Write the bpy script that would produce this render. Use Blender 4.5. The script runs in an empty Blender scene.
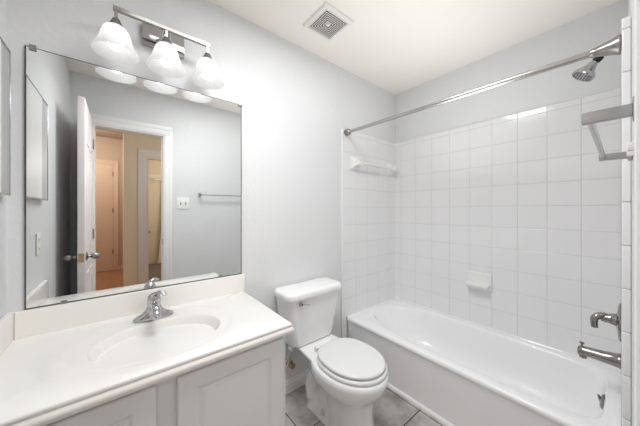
import bpy, bmesh, math, random
from mathutils import Vector, Matrix
random.seed(7)
S = bpy.context.scene
COL = S.collection
PI = math.pi

# ------------------------------------------------------------------ camera
cam = bpy.data.cameras.new('camera')
cam.sensor_width = 36.0
cam.lens = 244.958 / 640 * 36.0
cam.shift_y = -(213 - 210.32) / 640
cam.clip_start = 0.004
co = bpy.data.objects.new('camera', cam)
COL.objects.link(co)
co.location = (-2.1453, -1.446, 1.2475)
co.rotation_euler = (PI / 2, 0, -0.6816)
S.camera = co

# ------------------------------------------------------------------ world, lights, exposure
w = bpy.data.worlds.new('world'); S.world = w; w.use_nodes = True
w.node_tree.nodes['Background'].inputs[0].default_value = (1, 0.98, 0.95, 1)
w.node_tree.nodes['Background'].inputs[1].default_value = 0.3
S.view_settings.view_transform = 'Standard'
S.view_settings.look = 'None'
S.view_settings.gamma = 1.0
S.view_settings.use_curve_mapping = False
S.view_settings.exposure = 0.2
S.cycles.use_denoising = True
S.cycles.max_bounces = 14
S.cycles.diffuse_bounces = 8
S.cycles.glossy_bounces = 8
S.cycles.transmission_bounces = 10
S.cycles.caustics_reflective = False
S.cycles.caustics_refractive = False
S.cycles.sample_clamp_indirect = 4.0

def area(name, loc, rot, sx, sy, power, col=(1, 1, 1), spread=180):
    l = bpy.data.lights.new(name, 'AREA'); l.shape = 'RECTANGLE'; l.size = sx; l.size_y = sy
    l.energy = power; l.color = col; l.spread = math.radians(spread)
    o = bpy.data.objects.new(name, l); COL.objects.link(o); o.location = loc; o.rotation_euler = rot
    return o

def point(name, loc, r, power, col=(1, 1, 1)):
    l = bpy.data.lights.new(name, 'POINT'); l.shadow_soft_size = r; l.energy = power; l.color = col
    o = bpy.data.objects.new(name, l); COL.objects.link(o); o.location = loc
    return o

CEIL = 2.412
LC = (0.965, 0.99, 1.0)
area('bath_ceiling_fill', (-1.45, -0.74, CEIL - 0.02), (0, 0, 0), 0.55, 0.36, 10.0, LC)  # added fill under the ceiling, the room has no lamp there
area('bath_ceiling_fill_narrow', (-1.85, -0.74, CEIL - 0.022), (0, 0, 0), 0.5, 0.40, 5.2, LC, 130)  # second added ceiling fill, narrower, lifts the vanity side
area('bounce_fill', (-0.75, -0.74, 1.27), (PI, 0, 0), 0.9, 0.36, 2.9, LC, 110)  # added upward fill to brighten the ceiling, no real source behind it
point('hall_right_fill', (-1.2, -2.15, 2.2), 0.12, 10, (1, 0.98, 0.94))  # extra unseen fill, added to brighten the tan hall wall
point('hall_light', (-3.15, -2.3, 2.1), 0.12, 11, (1, 0.96, 0.9))
point('hall_end_light', (-2.85, -4.3, 2.3), 0.12, 23, (1, 0.95, 0.88))
point('bedroom_light', (-0.9, -4.3, 2.0), 0.15, 20, (1, 0.97, 0.92))

# ------------------------------------------------------------------ materials
def srgb(h):
    r = []
    for c in h:
        c /= 255.0
        r.append(c / 12.92 if c <= 0.04045 else ((c + 0.055) / 1.055) ** 2.4)
    return (r[0], r[1], r[2], 1)

def mat(name, rgb, rough=0.5, metal=0.0, spec=0.5, bump=None, mottle=None, coat=0.0, trans=0.0, ior=1.45):
    m = bpy.data.materials.new(name); m.use_nodes = True
    nt = m.node_tree; b = nt.nodes['Principled BSDF']
    b.inputs['Base Color'].default_value = srgb(rgb)
    b.inputs['Roughness'].default_value = rough
    b.inputs['Metallic'].default_value = metal
    b.inputs['Specular IOR Level'].default_value = spec
    b.inputs['Coat Weight'].default_value = coat
    b.inputs['Transmission Weight'].default_value = trans
    b.inputs['IOR'].default_value = ior
    if bump or mottle:
        tc = nt.nodes.new('ShaderNodeTexCoord')
    if bump:
        n = nt.nodes.new('ShaderNodeTexNoise'); n.inputs['Scale'].default_value = bump[0]; n.inputs['Detail'].default_value = 3
        nt.links.new(tc.outputs['Object'], n.inputs['Vector'])
        bp = nt.nodes.new('ShaderNodeBump'); bp.inputs['Strength'].default_value = bump[1]; bp.inputs['Distance'].default_value = bump[2]
        nt.links.new(n.outputs['Fac'], bp.inputs['Height']); nt.links.new(bp.outputs['Normal'], b.inputs['Normal'])
    if mottle:
        sc, rgb2, lo, hi = mottle
        n2 = nt.nodes.new('ShaderNodeTexNoise'); n2.inputs['Scale'].default_value = sc; n2.inputs['Detail'].default_value = 6
        n2.inputs['Roughness'].default_value = 0.62
        nt.links.new(tc.outputs['Object'], n2.inputs['Vector'])
        r = nt.nodes.new('ShaderNodeValToRGB')
        r.color_ramp.elements[0].position = lo; r.color_ramp.elements[1].position = hi
        r.color_ramp.elements[0].color = srgb(rgb2); r.color_ramp.elements[1].color = srgb(rgb)
        nt.links.new(n2.outputs['Fac'], r.inputs['Fac']); nt.links.new(r.outputs['Color'], b.inputs['Base Color'])
    return m

M = {}
M['wall'] = mat('wall_paint', (222, 223, 224), 0.42, spec=0.4, bump=(55, 0.16, 0.01))
M['ceiling'] = mat('ceiling_paint', (238, 233, 226), 0.8, spec=0.2, bump=(70, 0.1, 0.01))
M['trim'] = mat('trim_paint', (235, 235, 234), 0.35)
M['door'] = mat('door_paint', (240, 232, 232), 0.4)
M['cabinet'] = mat('cabinet_paint', (224, 228, 229), 0.38, spec=0.45)
M['gap'] = mat('cabinet_shadow_wood', (120, 116, 110), 0.7)
M['marble'] = mat('cultured_marble', (231, 229, 226), 0.22, coat=0.25)
M['splash'] = mat('cultured_marble_backsplash', (240, 237, 233), 0.25, coat=0.2)
M['porcelain'] = mat('porcelain', (240, 240, 240), 0.1, coat=0.5)
M['seat'] = mat('seat_plastic', (226, 226, 226), 0.22)
M['tub'] = mat('tub_enamel', (242, 242, 243), 0.2, coat=0.3)
M['tile'] = mat('glazed_wall_tile', (234, 234, 235), 0.1, bump=(14, 0.02, 0.01))
M['grout'] = mat('tile_grout', (208, 208, 208), 0.75)
M['bullnose'] = mat('bullnose_tile', (236, 236, 236), 0.2)
M['ceramic'] = mat('white_ceramic', (236, 236, 234), 0.12)
M['chrome'] = mat('chrome', (190, 190, 192), 0.07, metal=1)
M['nickel'] = mat('brushed_nickel', (158, 155, 151), 0.26, metal=1)
M['rod'] = mat('satin_rod_metal', (186, 184, 181), 0.25, metal=1)
M['brass'] = mat('old_brass', (176, 156, 116), 0.3, metal=1)
M['mirror'] = mat('mirror_silver', (238, 239, 238), 0.0, metal=1)
M['mirror_edge'] = mat('mirror_edge_dark', (92, 94, 92), 0.35, metal=0.4)
M['frame'] = mat('cabinet_frame_steel', (205, 206, 208), 0.25, metal=0.8)
M['acrylic'] = mat('polished_bar', (186, 186, 186), 0.25, metal=1)
M['steel'] = mat('satin_steel', (164, 164, 164), 0.28, metal=1)
M['darkchrome'] = mat('dark_reflection_chrome', (150, 148, 146), 0.1, metal=1)  # chrome darkened so its colour carries the dark reflections
M['panel'] = mat('satin_panel', (186, 187, 188), 0.35)
M['cap'] = mat('bolt_cap_plastic', (206, 206, 204), 0.4)
M['black'] = mat('black_plastic', (22, 22, 24), 0.4)
M['dark'] = mat('vent_inside', (34, 32, 30), 0.8)
M['ventplastic'] = mat('vent_plastic', (226, 224, 219), 0.5)
M['whiteplastic'] = mat('white_plastic', (238, 238, 236), 0.35)
M['socket'] = mat('socket_slot', (120, 120, 118), 0.6)
M['braid'] = mat('supply_hose', (196, 190, 172), 0.4, metal=0.3)
M['bathfloor_grout'] = mat('floor_grout', (72, 66, 62), 0.9)
M['floortile'] = mat('floor_tile', (196, 191, 187), 0.34, mottle=(5.5, (136, 128, 124), 0.34, 0.62), bump=(30, 0.05, 0.01))
M['hallwall'] = mat('hall_wall_brown', (200, 180, 162), 0.7)
M['tanwall'] = mat('hall_wall_tan', (234, 222, 200), 0.7)
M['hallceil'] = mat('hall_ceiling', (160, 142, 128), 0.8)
M['halldoor'] = mat('hall_door_paint', (222, 198, 178), 0.5)
M['hallfloor'] = mat('hall_floor', (188, 146, 114), 0.6, mottle=(9, (172, 130, 98), 0.3, 0.7))
M['bedcarpet'] = mat('bedroom_carpet', (122, 108, 104), 0.95, bump=(200, 0.4, 0.01))
M['bedwall'] = mat('bedroom_wall', (218, 206, 186), 0.7)
M['bedtrim'] = mat('bedroom_trim', (226, 222, 212), 0.5)
M['curtain'] = mat('sheer_curtain', (240, 238, 232), 0.8)

def glass_shade():
    m = bpy.data.materials.new('frosted_glass_shade'); m.use_nodes = True
    nt = m.node_tree; nt.nodes.clear()
    out = nt.nodes.new('ShaderNodeOutputMaterial')
    tr = nt.nodes.new('ShaderNodeBsdfTranslucent'); tr.inputs[0].default_value = (0.7, 0.7, 0.7, 1)
    tp = nt.nodes.new('ShaderNodeBsdfTransparent'); tp.inputs[0].default_value = (0.95, 0.95, 0.95, 1)
    df = nt.nodes.new('ShaderNodeBsdfPrincipled'); df.inputs['Base Color'].default_value = (0.62, 0.62, 0.63, 1); df.inputs['Roughness'].default_value = 0.15
    em = nt.nodes.new('ShaderNodeEmission'); em.inputs[0].default_value = (1, 0.99, 0.97, 1); em.inputs[1].default_value = 0.15
    tc = nt.nodes.new('ShaderNodeTexCoord')
    n = nt.nodes.new('ShaderNodeTexNoise'); n.inputs['Scale'].default_value = 26; n.inputs['Detail'].default_value = 4; n.inputs['Distortion'].default_value = 1.2
    nt.links.new(tc.outputs['Object'], n.inputs['Vector'])
    mr = nt.nodes.new('ShaderNodeMapRange'); mr.inputs[1].default_value = 0.3; mr.inputs[2].default_value = 0.7; mr.inputs[3].default_value = 0.1; mr.inputs[4].default_value = 0.3
    nt.links.new(n.outputs['Fac'], mr.inputs[0])
    m1 = nt.nodes.new('ShaderNodeMixShader'); nt.links.new(mr.outputs[0], m1.inputs[0])
    nt.links.new(tr.outputs[0], m1.inputs[1]); nt.links.new(tp.outputs[0], m1.inputs[2])
    m2 = nt.nodes.new('ShaderNodeMixShader'); m2.inputs[0].default_value = 0.35
    nt.links.new(m1.outputs[0], m2.inputs[1]); nt.links.new(df.outputs[0], m2.inputs[2])
    ad = nt.nodes.new('ShaderNodeAddShader'); nt.links.new(m2.outputs[0], ad.inputs[0]); nt.links.new(em.outputs[0], ad.inputs[1])
    nt.links.new(ad.outputs[0], out.inputs[0])
    return m
M['shade'] = glass_shade()

def emit(name, col, s):
    m = bpy.data.materials.new(name); m.use_nodes = True
    nt = m.node_tree; nt.nodes.clear()
    out = nt.nodes.new('ShaderNodeOutputMaterial'); e = nt.nodes.new('ShaderNodeEmission')
    e.inputs[0].default_value = col; e.inputs[1].default_value = s
    nt.links.new(e.outputs[0], out.inputs[0])
    return m
M['bulb'] = emit('lit_bulb', (1, 0.985, 0.95, 1), 4.5)

# ------------------------------------------------------------------ mesh helpers
def obj(name, bm, m, parent=None, loc=None, smooth=True, ang=38):
    """link a bmesh (world coordinates) as one object; origin moved to its parent's or its own base"""
    bmesh.ops.remove_doubles(bm, verts=bm.verts, dist=1e-6)
    bmesh.ops.recalc_face_normals(bm, faces=bm.faces)
    if loc is None:
        if parent is not None:
            loc = parent['_w'] if '_w' in parent else (0, 0, 0)
        else:
            xs = [v.co.x for v in bm.verts]; ys = [v.co.y for v in bm.verts]; zs = [v.co.z for v in bm.verts]
            loc = ((min(xs) + max(xs)) / 2, (min(ys) + max(ys)) / 2, min(zs))
    loc = Vector(loc)
    for v in bm.verts: v.co -= loc
    me = bpy.data.meshes.new(name)
    if smooth:
        a = math.radians(ang)
        for f in bm.faces: f.smooth = True
        for e in bm.edges:
            if len(e.link_faces) == 2:
                if e.calc_face_angle(0) > a: e.smooth = False
            else:
                e.smooth = False
    bm.to_mesh(me); bm.free()
    for mm in (m if isinstance(m, (list, tuple)) else [m]): me.materials.append(mm)
    o = bpy.data.objects.new(name, me); COL.objects.link(o)
    if parent is not None:
        o.parent = parent
        pl = Vector(parent['_w']) if '_w' in parent else Vector((0, 0, 0))
        o.location = loc - pl
    else:
        o.location = loc
    o['_w'] = tuple(loc)
    return o

def thing(name, label, cat, loc, group=None):
    o = bpy.data.objects.new(name, None); COL.objects.link(o); o.location = loc
    o.empty_display_size = 0.05
    o['label'] = label; o['category'] = cat; o['_w'] = tuple(loc)
    if group: o['group'] = group
    return o

def tag(o, label, cat, group=None):
    o['label'] = label; o['category'] = cat
    if group: o['group'] = group
    return o

def struct(o, label, cat):
    o['kind'] = 'structure'; o['label'] = label; o['category'] = cat
    return o

def box(bm, x0, x1, y0, y1, z0, z1, bev=0.0, seg=2, mi=0):
    r = bmesh.ops.create_cube(bm, size=1.0)
    vs = r['verts']
    sx, sy, sz = abs(x1 - x0), abs(y1 - y0), abs(z1 - z0)
    for v in vs:
        v.co = Vector(((x0 + x1) / 2 + v.co.x * sx, (y0 + y1) / 2 + v.co.y * sy, (z0 + z1) / 2 + v.co.z * sz))
    fs = set(f for v in vs for f in v.link_faces)
    for f in fs: f.material_index = mi
    if bev > 0:
        es = list(set(e for v in vs for e in v.link_edges))
        bmesh.ops.bevel(bm, geom=es, offset=bev, segments=seg, affect='EDGES', profile=0.6)
    return bm

def B(*a, **k):
    return box(bmesh.new(), *a, **k)

def loft(bm, rings, cap0=True, cap1=True, mi=0, closed=True):
    vr = [[bm.verts.new(p) for p in r] for r in rings]
    n = len(vr[0])
    for a, b in zip(vr[:-1], vr[1:]):
        for i in range(n if closed else n - 1):
            j = (i + 1) % n
            f = bm.faces.new((a[i], a[j], b[j], b[i])); f.material_index = mi
    if cap0: bm.faces.new(list(reversed(vr[0]))).material_index = mi
    if cap1: bm.faces.new(vr[-1]).material_index = mi
    return vr

def frame_of(d):
    d = Vector(d).normalized()
    up = Vector((0, 0, 1)) if abs(d.z) < 0.9 else Vector((0, 1, 0))
    a = d.cross(up).normalized(); b = a.cross(d).normalized()
    return a, b, d

def lathe(bm, prof, origin, axis=(0, 0, 1), n=32, cap0=True, cap1=True, mi=0):
    """prof: list of (r, t) along axis"""
    a, b, d = frame_of(axis); o = Vector(origin)
    rings = []
    for r, t in prof:
        rings.append([o + d * t + (a * math.cos(2 * PI * k / n) + b * math.sin(2 * PI * k / n)) * max(r, 1e-4) for k in range(n)])
    loft(bm, rings, cap0, cap1, mi)
    return bm

def tube(bm, pts, rad, n=16, mi=0, flat=1.0):
    pts = [Vector(p) for p in pts]
    if not isinstance(rad, (list, tuple)): rad = [rad] * len(pts)
    rings = []
    ref = None
    for i, p in enumerate(pts):
        d = (pts[min(i + 1, len(pts) - 1)] - pts[max(i - 1, 0)]).normalized()
        if ref is None:
            ref = frame_of(d)[0]
        a = (ref - d * ref.dot(d)).normalized(); ref = a
        b = d.cross(a)
        rings.append([p + (a * math.cos(2 * PI * k / n) + b * math.sin(2 * PI * k / n) * flat) * rad[i] for k in range(n)])
    loft(bm, rings, True, True, mi)
    return bm

def spline(pts, m=6):
    pts = [Vector(p) for p in pts]; out = []
    P = [pts[0]] + pts + [pts[-1]]
    for i in range(1, len(P) - 2):
        for k in range(m):
            t = k / m
            p0, p1, p2, p3 = P[i - 1], P[i], P[i + 1], P[i + 2]
            out.append(0.5 * ((2 * p1) + (-p0 + p2) * t + (2 * p0 - 5 * p1 + 4 * p2 - p3) * t * t + (-p0 + 3 * p1 - 3 * p2 + p3) * t ** 3))
    out.append(pts[-1])
    return out

def rrect(cx, cy, w, d, r, z, n=6):
    """rounded rectangle ring, ccw"""
    out = []
    r = min(r, w / 2 - 1e-4, d / 2 - 1e-4)
    for (sx, sy, a0) in ((1, 1, 0), (-1, 1, PI / 2), (-1, -1, PI), (1, -1, 3 * PI / 2)):
        for k in range(n + 1):
            a = a0 + PI / 2 * k / n
            out.append(Vector((cx + sx * (w / 2 - r) + r * math.cos(a), cy + sy * (d / 2 - r) + r * math.sin(a), z)))
    return out

# ------------------------------------------------------------------ room shell
XL = -2.477          # left wall
YD = -1.467          # wall with the bathroom door
YT = -1.445          # tile face at the faucet end
RIM = 0.362
OPL, OPR, OPH = -2.337, -1.806, 2.005

struct(obj('wall_vanity', B(XL - 0.1, 0.1, 0.0, 0.1, -0.1, CEIL + 0.1), M['wall']), 'pale grey painted wall behind the vanity mirror and toilet', 'wall')
struct(obj('wall_left', B(XL - 0.1, XL, -1.59, 0.0, -0.1, CEIL + 0.1), M['wall']), 'pale grey painted wall at the left end of the vanity', 'wall')
struct(obj('wall_tub', B(0.008, 0.1, YD - 0.12, 0.0, -0.1, CEIL + 0.1), M['wall']), 'pale painted wall above the long tiled side of the bathtub', 'wall')
bm = bmesh.new()
box(bm, XL - 0.1, OPL, YD - 0.12, YD, -0.02, CEIL)
box(bm, OPR, 0.008, YD - 0.12, YD, -0.02, CEIL)
box(bm, OPL, OPR, YD - 0.12, YD, OPH, CEIL)
struct(obj('wall_door', bm, M['wall']), 'pale grey wall holding the bathroom doorway, seen in the mirror', 'wall')
struct(obj('ceiling', B(XL - 0.1, 0.1, YD - 0.12, 0.1, CEIL, CEIL + 0.08), M['ceiling']), 'warm white painted bathroom ceiling', 'ceiling')

# floor tiles: bevelled slabs in a grout bed
bm = bmesh.new()
box(bm, XL, 0.0, YD - 0.06, 0.0, -0.06, -0.003, mi=1)
TS = 0.33
x = -1.36 - 4 * TS
while x < 0:
    y = 0.01
    while y > -1.6:
        x0, x1 = max(x + 0.003, XL + .001), min(x + TS - 0.003, -0.001)
        y1, y0 = min(y - 0.003, -0.001), max(y - TS + 0.003, YD - 0.06)
        if x1 - x0 > 0.02 and y1 - y0 > 0.02:
            box(bm, x0, x1, y0, y1, -0.02, 0.0, bev=0.0015, seg=1)
        y -= TS
    x += TS
struct(obj('floor', bm, [M['floortile'], M['bathfloor_grout']]), 'grey brown stone look floor tiles with dark grout', 'floor')

# ------------------------------------------------------------------ wall tile
def tile_panel(name, label, o, ua, va, na, cells, thick):
    """cells: (u0,u1,v0,v1) rectangles; plates stand on a grout bed; face at height 0 along na, bed at -thick"""
    o, ua, va, na = Vector(o), Vector(ua), Vector(va), Vector(na)
    bm = bmesh.new()
    g, bv, h = 0.0011, 0.0022, 0.0016
    def P(u, v, t): return o + ua * u + va * v + na * t
    for (u0, u1, v0, v1) in cells:
        # bed
        q = [bm.verts.new(P(*c)) for c in ((u0, v0, -thick), (u1, v0, -thick), (u1, v1, -thick), (u0, v1, -thick),
                                            (u0, v0, -h), (u1, v0, -h), (u1, v1, -h), (u0, v1, -h))]
        for idx in ((0, 1, 5, 4), (1, 2, 6, 5), (2, 3, 7, 6), (3, 0, 4, 7), (3, 2, 1, 0), (4, 5, 6, 7)):
            bm.faces.new([q[i] for i in idx]).material_index = 1
        tx, ty = random.uniform(-1, 1) * 0.0018, random.uniform(-1, 1) * 0.0018
        a = []
        for (off, t) in ((g, -h - 0.0002), (g + bv * 0.4, -h * 0.35), (g + bv, 0.0)):
            cu, cv = (u0 + u1) / 2, (v0 + v1) / 2
            ring = []
            for (u, v) in ((u0 + off, v0 + off), (u1 - off, v0 + off), (u1 - off, v1 - off), (u0 + off, v1 - off)):
                ring.append(bm.verts.new(P(u, v, t + ((u - cu) * tx + (v - cv) * ty if t > -h else 0))))
            a.append(ring)
        for r0, r1 in zip(a[:-1], a[1:]):
            for i in range(4):
                bm.faces.new((r0[i], r0[(i + 1) % 4], r1[(i + 1) % 4], r1[i]))
        bm.faces.new(a[-1])
    return struct(obj(name, bm, [M['tile'], M['grout']], ang=20), label, 'wall tile')

T = 0.1524
zb = [RIM + T * k for k in range(11)] + [1.926]
def bands(z): return list(zip(z[:-1], z[1:]))
yb = [0.0, 0.0731] + [0.0731 + T * k for k in range(1, 10)]
cells = [(a, b, c, d) for a, b in bands(yb) for c, d in bands(zb)]
tile_panel('wall_tub_tile', 'white square wall tile along the long side of the bathtub', (0, 0, 0), (0, -1, 0), (0, 0, 1), (-1, 0, 0), cells, 0.0075)
xb = [-0.735 + T * k for k in range(5)] + [0.0]
low = [RIM - 2 * T, RIM - T, RIM]
low = [0.0] + low
cells = [(a, b, c, d) for a, b in bands(xb) for c, d in bands(zb)] + [(-0.735, -0.696, c, d) for c, d in bands(low)]
tile_panel('wall_vanity_tile', 'white square wall tile at the far end of the bathtub', (0, -0.008, 0), (1, 0, 0), (0, 0, 1), (0, -1, 0), [(a, min(b, -0.0005), c, d) for a, b, c, d in cells], 0.0078)
tile_panel('wall_faucet_tile', 'white square wall tile behind the tub spout and shower valve', (0, YT, 0), (1, 0, 0), (0, 0, 1), (0, 1, 0), [(a, min(b, -0.0005), c, d) for a, b, c, d in cells], 0.0215)
# bullnose trim columns at the tile's open edges
struct(obj('trim_1', B(-0.753, -0.7352, -0.014, -0.0005, 0.0, 1.928, bev=0.005, seg=3), M['bullnose']), 'glossy white bullnose trim strip where tile meets the painted wall behind the toilet', 'trim')
bm = bmesh.new()
zz = [0.0] + low[1:] + zb[1:]
zz = sorted(set(zz))
for z0, z1 in bands(zz):
    box(bm, -0.772, -0.7352, YD + 0.0005, YT - 0.0005, z0 + 0.0008, z1 - 0.0008, bev=0.004, seg=3)
struct(obj('trim_2', bm, M['bullnose']), 'glossy white bullnose tile edge beside the chrome towel bar', 'trim')

# baseboards
def baseboard(name, label, x0, x1, y0, y1, axis, sgn):
    bm = bmesh.new()
    prof = [(0.0005, 0.0), (0.014, 0.0), (0.014, 0.055), (0.011, 0.066), (0.007, 0.071), (0.006, 0.082), (0.0005, 0.085)]
    def P(t, d, z):
        return (t, y0 + sgn * d, z) if axis == 'x' else (x0 + sgn * d, t, z)
    a, b = (x0, x1) if axis == 'x' else (y0, y1)
    rings = [[P(t, d, z) for d, z in prof] for t in (a, b)]
    loft(bm, rings)
    return struct(obj(name, bm, M['trim'], ang=25), label, 'baseboard')
baseboard('baseboard_vanity', 'white baseboard on the wall beside the toilet', -1.59, -0.754, 0.0, 0.0, 'x', -1)
baseboard('baseboard_door', 'white baseboard along the wall under the towel bar', -1.735, -0.774, YD, YD, 'x', 1)
baseboard('baseboard_left', 'white baseboard at the foot of the left wall', XL, XL, -1.466, -0.60, 'y', 1)

# ------------------------------------------------------------------ bathroom doorway: casing + open door leaf
def casing(name, label, x0, x1, ztop, w, y, sgn, m, th=0.013, zb0=0.0, wt=None):
    """three-sided stepped casing around an opening x0..x1, ztop; face towards sgn*y"""
    wt = wt or w
    bm = bmesh.new()
    for (a, b) in ((0.0, 1.0), (0.55, 1.0)):
        t = th * (0.65 if a == 0 else 1.0)
        y1 = y + sgn * t
        ya, yb_ = (y + sgn * 0.0005, y1)
        ya, yb_ = min(ya, yb_), max(ya, yb_)
        box(bm, x0 - w * b, x0 - w * a, ya, yb_, zb0, ztop + wt * a, bev=0.0025, seg=2)
        box(bm, x1 + w * a, x1 + w * b, ya, yb_, zb0, ztop + wt * a, bev=0.0025, seg=2)
        box(bm, x0 - w * b, x1 + w * b, ya, yb_, ztop + wt * a, ztop + wt * b, bev=0.0025, seg=2)
    return struct(obj(name, bm, m), label, 'door casing')
casing('trim_3', 'white door casing around the bathroom doorway, seen in the mirror', OPL, OPR, OPH, 0.068, YD, 1, M['trim'], wt=0.086)
bm = bmesh.new()
box(bm, OPL - 0.0, OPL + 0.012, YD - 0.119, YD - 0.001, 0.0, OPH)
box(bm, OPR - 0.012, OPR, YD - 0.119, YD - 0.001, 0.0, OPH)
box(bm, OPL + 0.012, OPR - 0.012, YD - 0.119, YD - 0.001, OPH - 0.012, OPH)
box(bm, OPR - 0.022, OPR - 0.012, YD - 0.075, YD - 0.045, 0.0, OPH - 0.012)
jm = struct(obj('trim_4', bm, M['trim']), 'white door jamb lining the bathroom doorway', 'door jamb')
obj('strike_plate', B(OPR - 0.0135, OPR - 0.0118, YD - 0.038, YD - 0.008, 0.90, 0.96), M['nickel'], jm)
bm = bmesh.new()
box(bm, OPL, OPR, YD - 0.121, YD - 0.062, -0.02, 0.006, bev=0.003)
struct(obj('trim_5', bm, M['nickel']), 'low metal threshold strip in the bathroom doorway', 'threshold')

def panel_faces(bm, x_face, sgn, rects, y_of):
    """raised panels carved as frames on a door leaf face (perpendicular to x)"""
    for (a0, a1, z0, z1) in rects:
        rings = []
        for off, d in ((0.0, 0.0002), (0.004, 0.004), (0.014, 0.004), (0.02, 0.0015), (0.045, 0.0055), (0.046, 0.0055)):
            rings.append([Vector((x_face + sgn * d, y_of(a), z)) for a, z in ((a0 + off, z0 + off), (a1 - off, z0 + off), (a1 - off, z1 - off), (a0 + off, z1 - off))])
        loft(bm, rings, False, True)

LX0, LX1 = -2.374, -2.338
YH, YF = -1.455, -0.868
bm = B(LX0, LX1, YH, YF, 0.012, 2.018, bev=0.002)
W_ = YF - YH
rects = []
for (z0, z1) in ((0.25, 0.80), (0.98, 1.62), (1.72, 1.92)):
    rects += [(0.10, W_ / 2 - 0.04, z0, z1), (W_ / 2 + 0.04, W_ - 0.10, z0, z1)]
panel_faces(bm, LX1, 1, rects, lambda a: YH + a)
panel_faces(bm, LX0, -1, rects, lambda a: YH + a)
leaf = struct(obj('door_1', bm, M['door'], loc=(-2.356, YH, 0)), 'white six panel bathroom door standing open, seen in the mirror', 'door')
for sgn, xf in ((1, LX1), (-1, LX0)):
    bm = bmesh.new()
    lathe(bm, [(0.030, 0.0), (0.030, 0.004), (0.024, 0.009), (0.012, 0.013), (0.010, 0.026), (0.015, 0.030), (0.023, 0.040), (0.0245, 0.050), (0.020, 0.064), (0.011, 0.074), (0.001, 0.078)],
          (xf + sgn * 0.0005, YF - 0.062, 0.925), (sgn, 0, 0), 28)
    obj('door_knob', bm, M['nickel'], leaf)
obj('latch_plate', B(-2.370, -2.342, YF - 0.001, YF + 0.0015, 0.895, 0.955, bev=0.0005, seg=1), M['brass'], leaf)
for z in (0.25, 1.0, 1.78):
    bm = bmesh.new(); lathe(bm, [(0.006, 0), (0.006, 0.085)], (LX1 + 0.003, YH - 0.004, z), (0, 0, 1), 12)
    obj('hinge', bm, M['nickel'], leaf)

# ------------------------------------------------------------------ hall and bedroom beyond the doorway (seen in the mirror)
YH0, YTAN, YEND = YD - 0.12, -3.2, -5.2
struct(obj('floor_hall', B(-3.6, 0.2, YEND - 0.3, YD - 0.0605, -0.08, 0.001), M['hallfloor']), 'orange brown hall floor seen through the doorway in the mirror', 'floor')
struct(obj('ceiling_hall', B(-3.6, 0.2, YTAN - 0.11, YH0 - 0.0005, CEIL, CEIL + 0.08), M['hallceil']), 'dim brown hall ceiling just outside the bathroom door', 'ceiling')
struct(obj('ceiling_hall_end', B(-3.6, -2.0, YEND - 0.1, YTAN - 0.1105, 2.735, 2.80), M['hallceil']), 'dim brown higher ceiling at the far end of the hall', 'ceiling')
struct(obj('wall_hall_left', B(-3.6, -3.5, YEND - 0.1, YH0, 0.0, 2.74), M['hallwall']), 'brown hall side wall', 'wall')
struct(obj('wall_hall_right', B(0.1005, 0.2, YEND - 0.3, YH0, 0.0, 2.74), M['tanwall']), 'tan wall closing the right end of the hall', 'wall')
bm = bmesh.new()
D2L, D2R, D2H = -1.835, -1.18, 2.075
box(bm, -2.12, D2L, YTAN - 0.11, YTAN, 0.0, CEIL)
box(bm, D2R, 0.1, YTAN - 0.11, YTAN, 0.0, CEIL)
box(bm, D2L, D2R, YTAN - 0.11, YTAN, D2H, CEIL)
box(bm, -2.12, -2.02, YEND, YTAN - 0.11, 0.0, 2.735)
struct(obj('wall_hall_tan', bm, M['tanwall']), 'tan hall wall with a white cased doorway, seen in the mirror', 'wall')
casing('trim_6', 'white casing of the bedroom doorway across the hall, seen in the mirror', D2L, D2R, D2H, 0.11, YTAN, 1, M['trim'], th=0.02)
bm = bmesh.new()
box(bm, D2L, D2L + 0.02, YTAN - 0.109, YTAN - 0.001, 0, D2H)
box(bm, D2R - 0.02, D2R, YTAN - 0.109, YTAN - 0.001, 0, D2H)
box(bm, D2L + 0.02, D2R - 0.02, YTAN - 0.109, YTAN - 0.001, D2H - 0.02, D2H)
struct(obj('trim_7', bm, M['trim']), 'white jamb lining the bedroom doorway across the hall', 'door jamb')
struct(obj('wall_hall_end', B(-3.5, -2.12, YEND - 0.1, YEND, 0.0, 2.735), M['hallwall']), 'brown wall at the far end of the hall', 'wall')
# closed door at the end of the hall
E0, E1, EH = -3.06, -2.275, 2.19
casing('trim_8', 'brownish casing around the closed door at the end of the hall', E0, E1, EH, 0.085, YEND, 1, M['halldoor'], th=0.02)
bm = B(E0 + 0.004, E1 - 0.004, YEND + 0.001, YEND + 0.012, 0.01, EH - 0.004)
d2 = struct(obj('door_2', bm, M['halldoor']), 'plain closed peach brown door at the end of the hall', 'door')
for z in (0.35, 1.2, 1.95):
    bm = bmesh.new(); lathe(bm, [(0.007, 0), (0.007, 0.09)], (E1 - 0.004, YEND + 0.022, z), (0, 0, 1), 10)
    obj('hinge', bm, M['nickel'], d2)
bm = bmesh.new()
lathe(bm, [(0.03, 0), (0.03, 0.005), (0.012, 0.01), (0.012, 0.03), (0.028, 0.045), (0.026, 0.06), (0.001, 0.068)], (-2.60, YEND + 0.0125, 0.86), (0, 1, 0), 18)
obj('door_knob', bm, M['nickel'], d2)
struct(obj('baseboard_hall', B(-2.19, -2.121, YEND + 0.0005, YEND + 0.014, 0.001, 0.09, bev=0.003), M['halldoor']), 'brownish baseboard at the end of the hall', 'baseboard')
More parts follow.
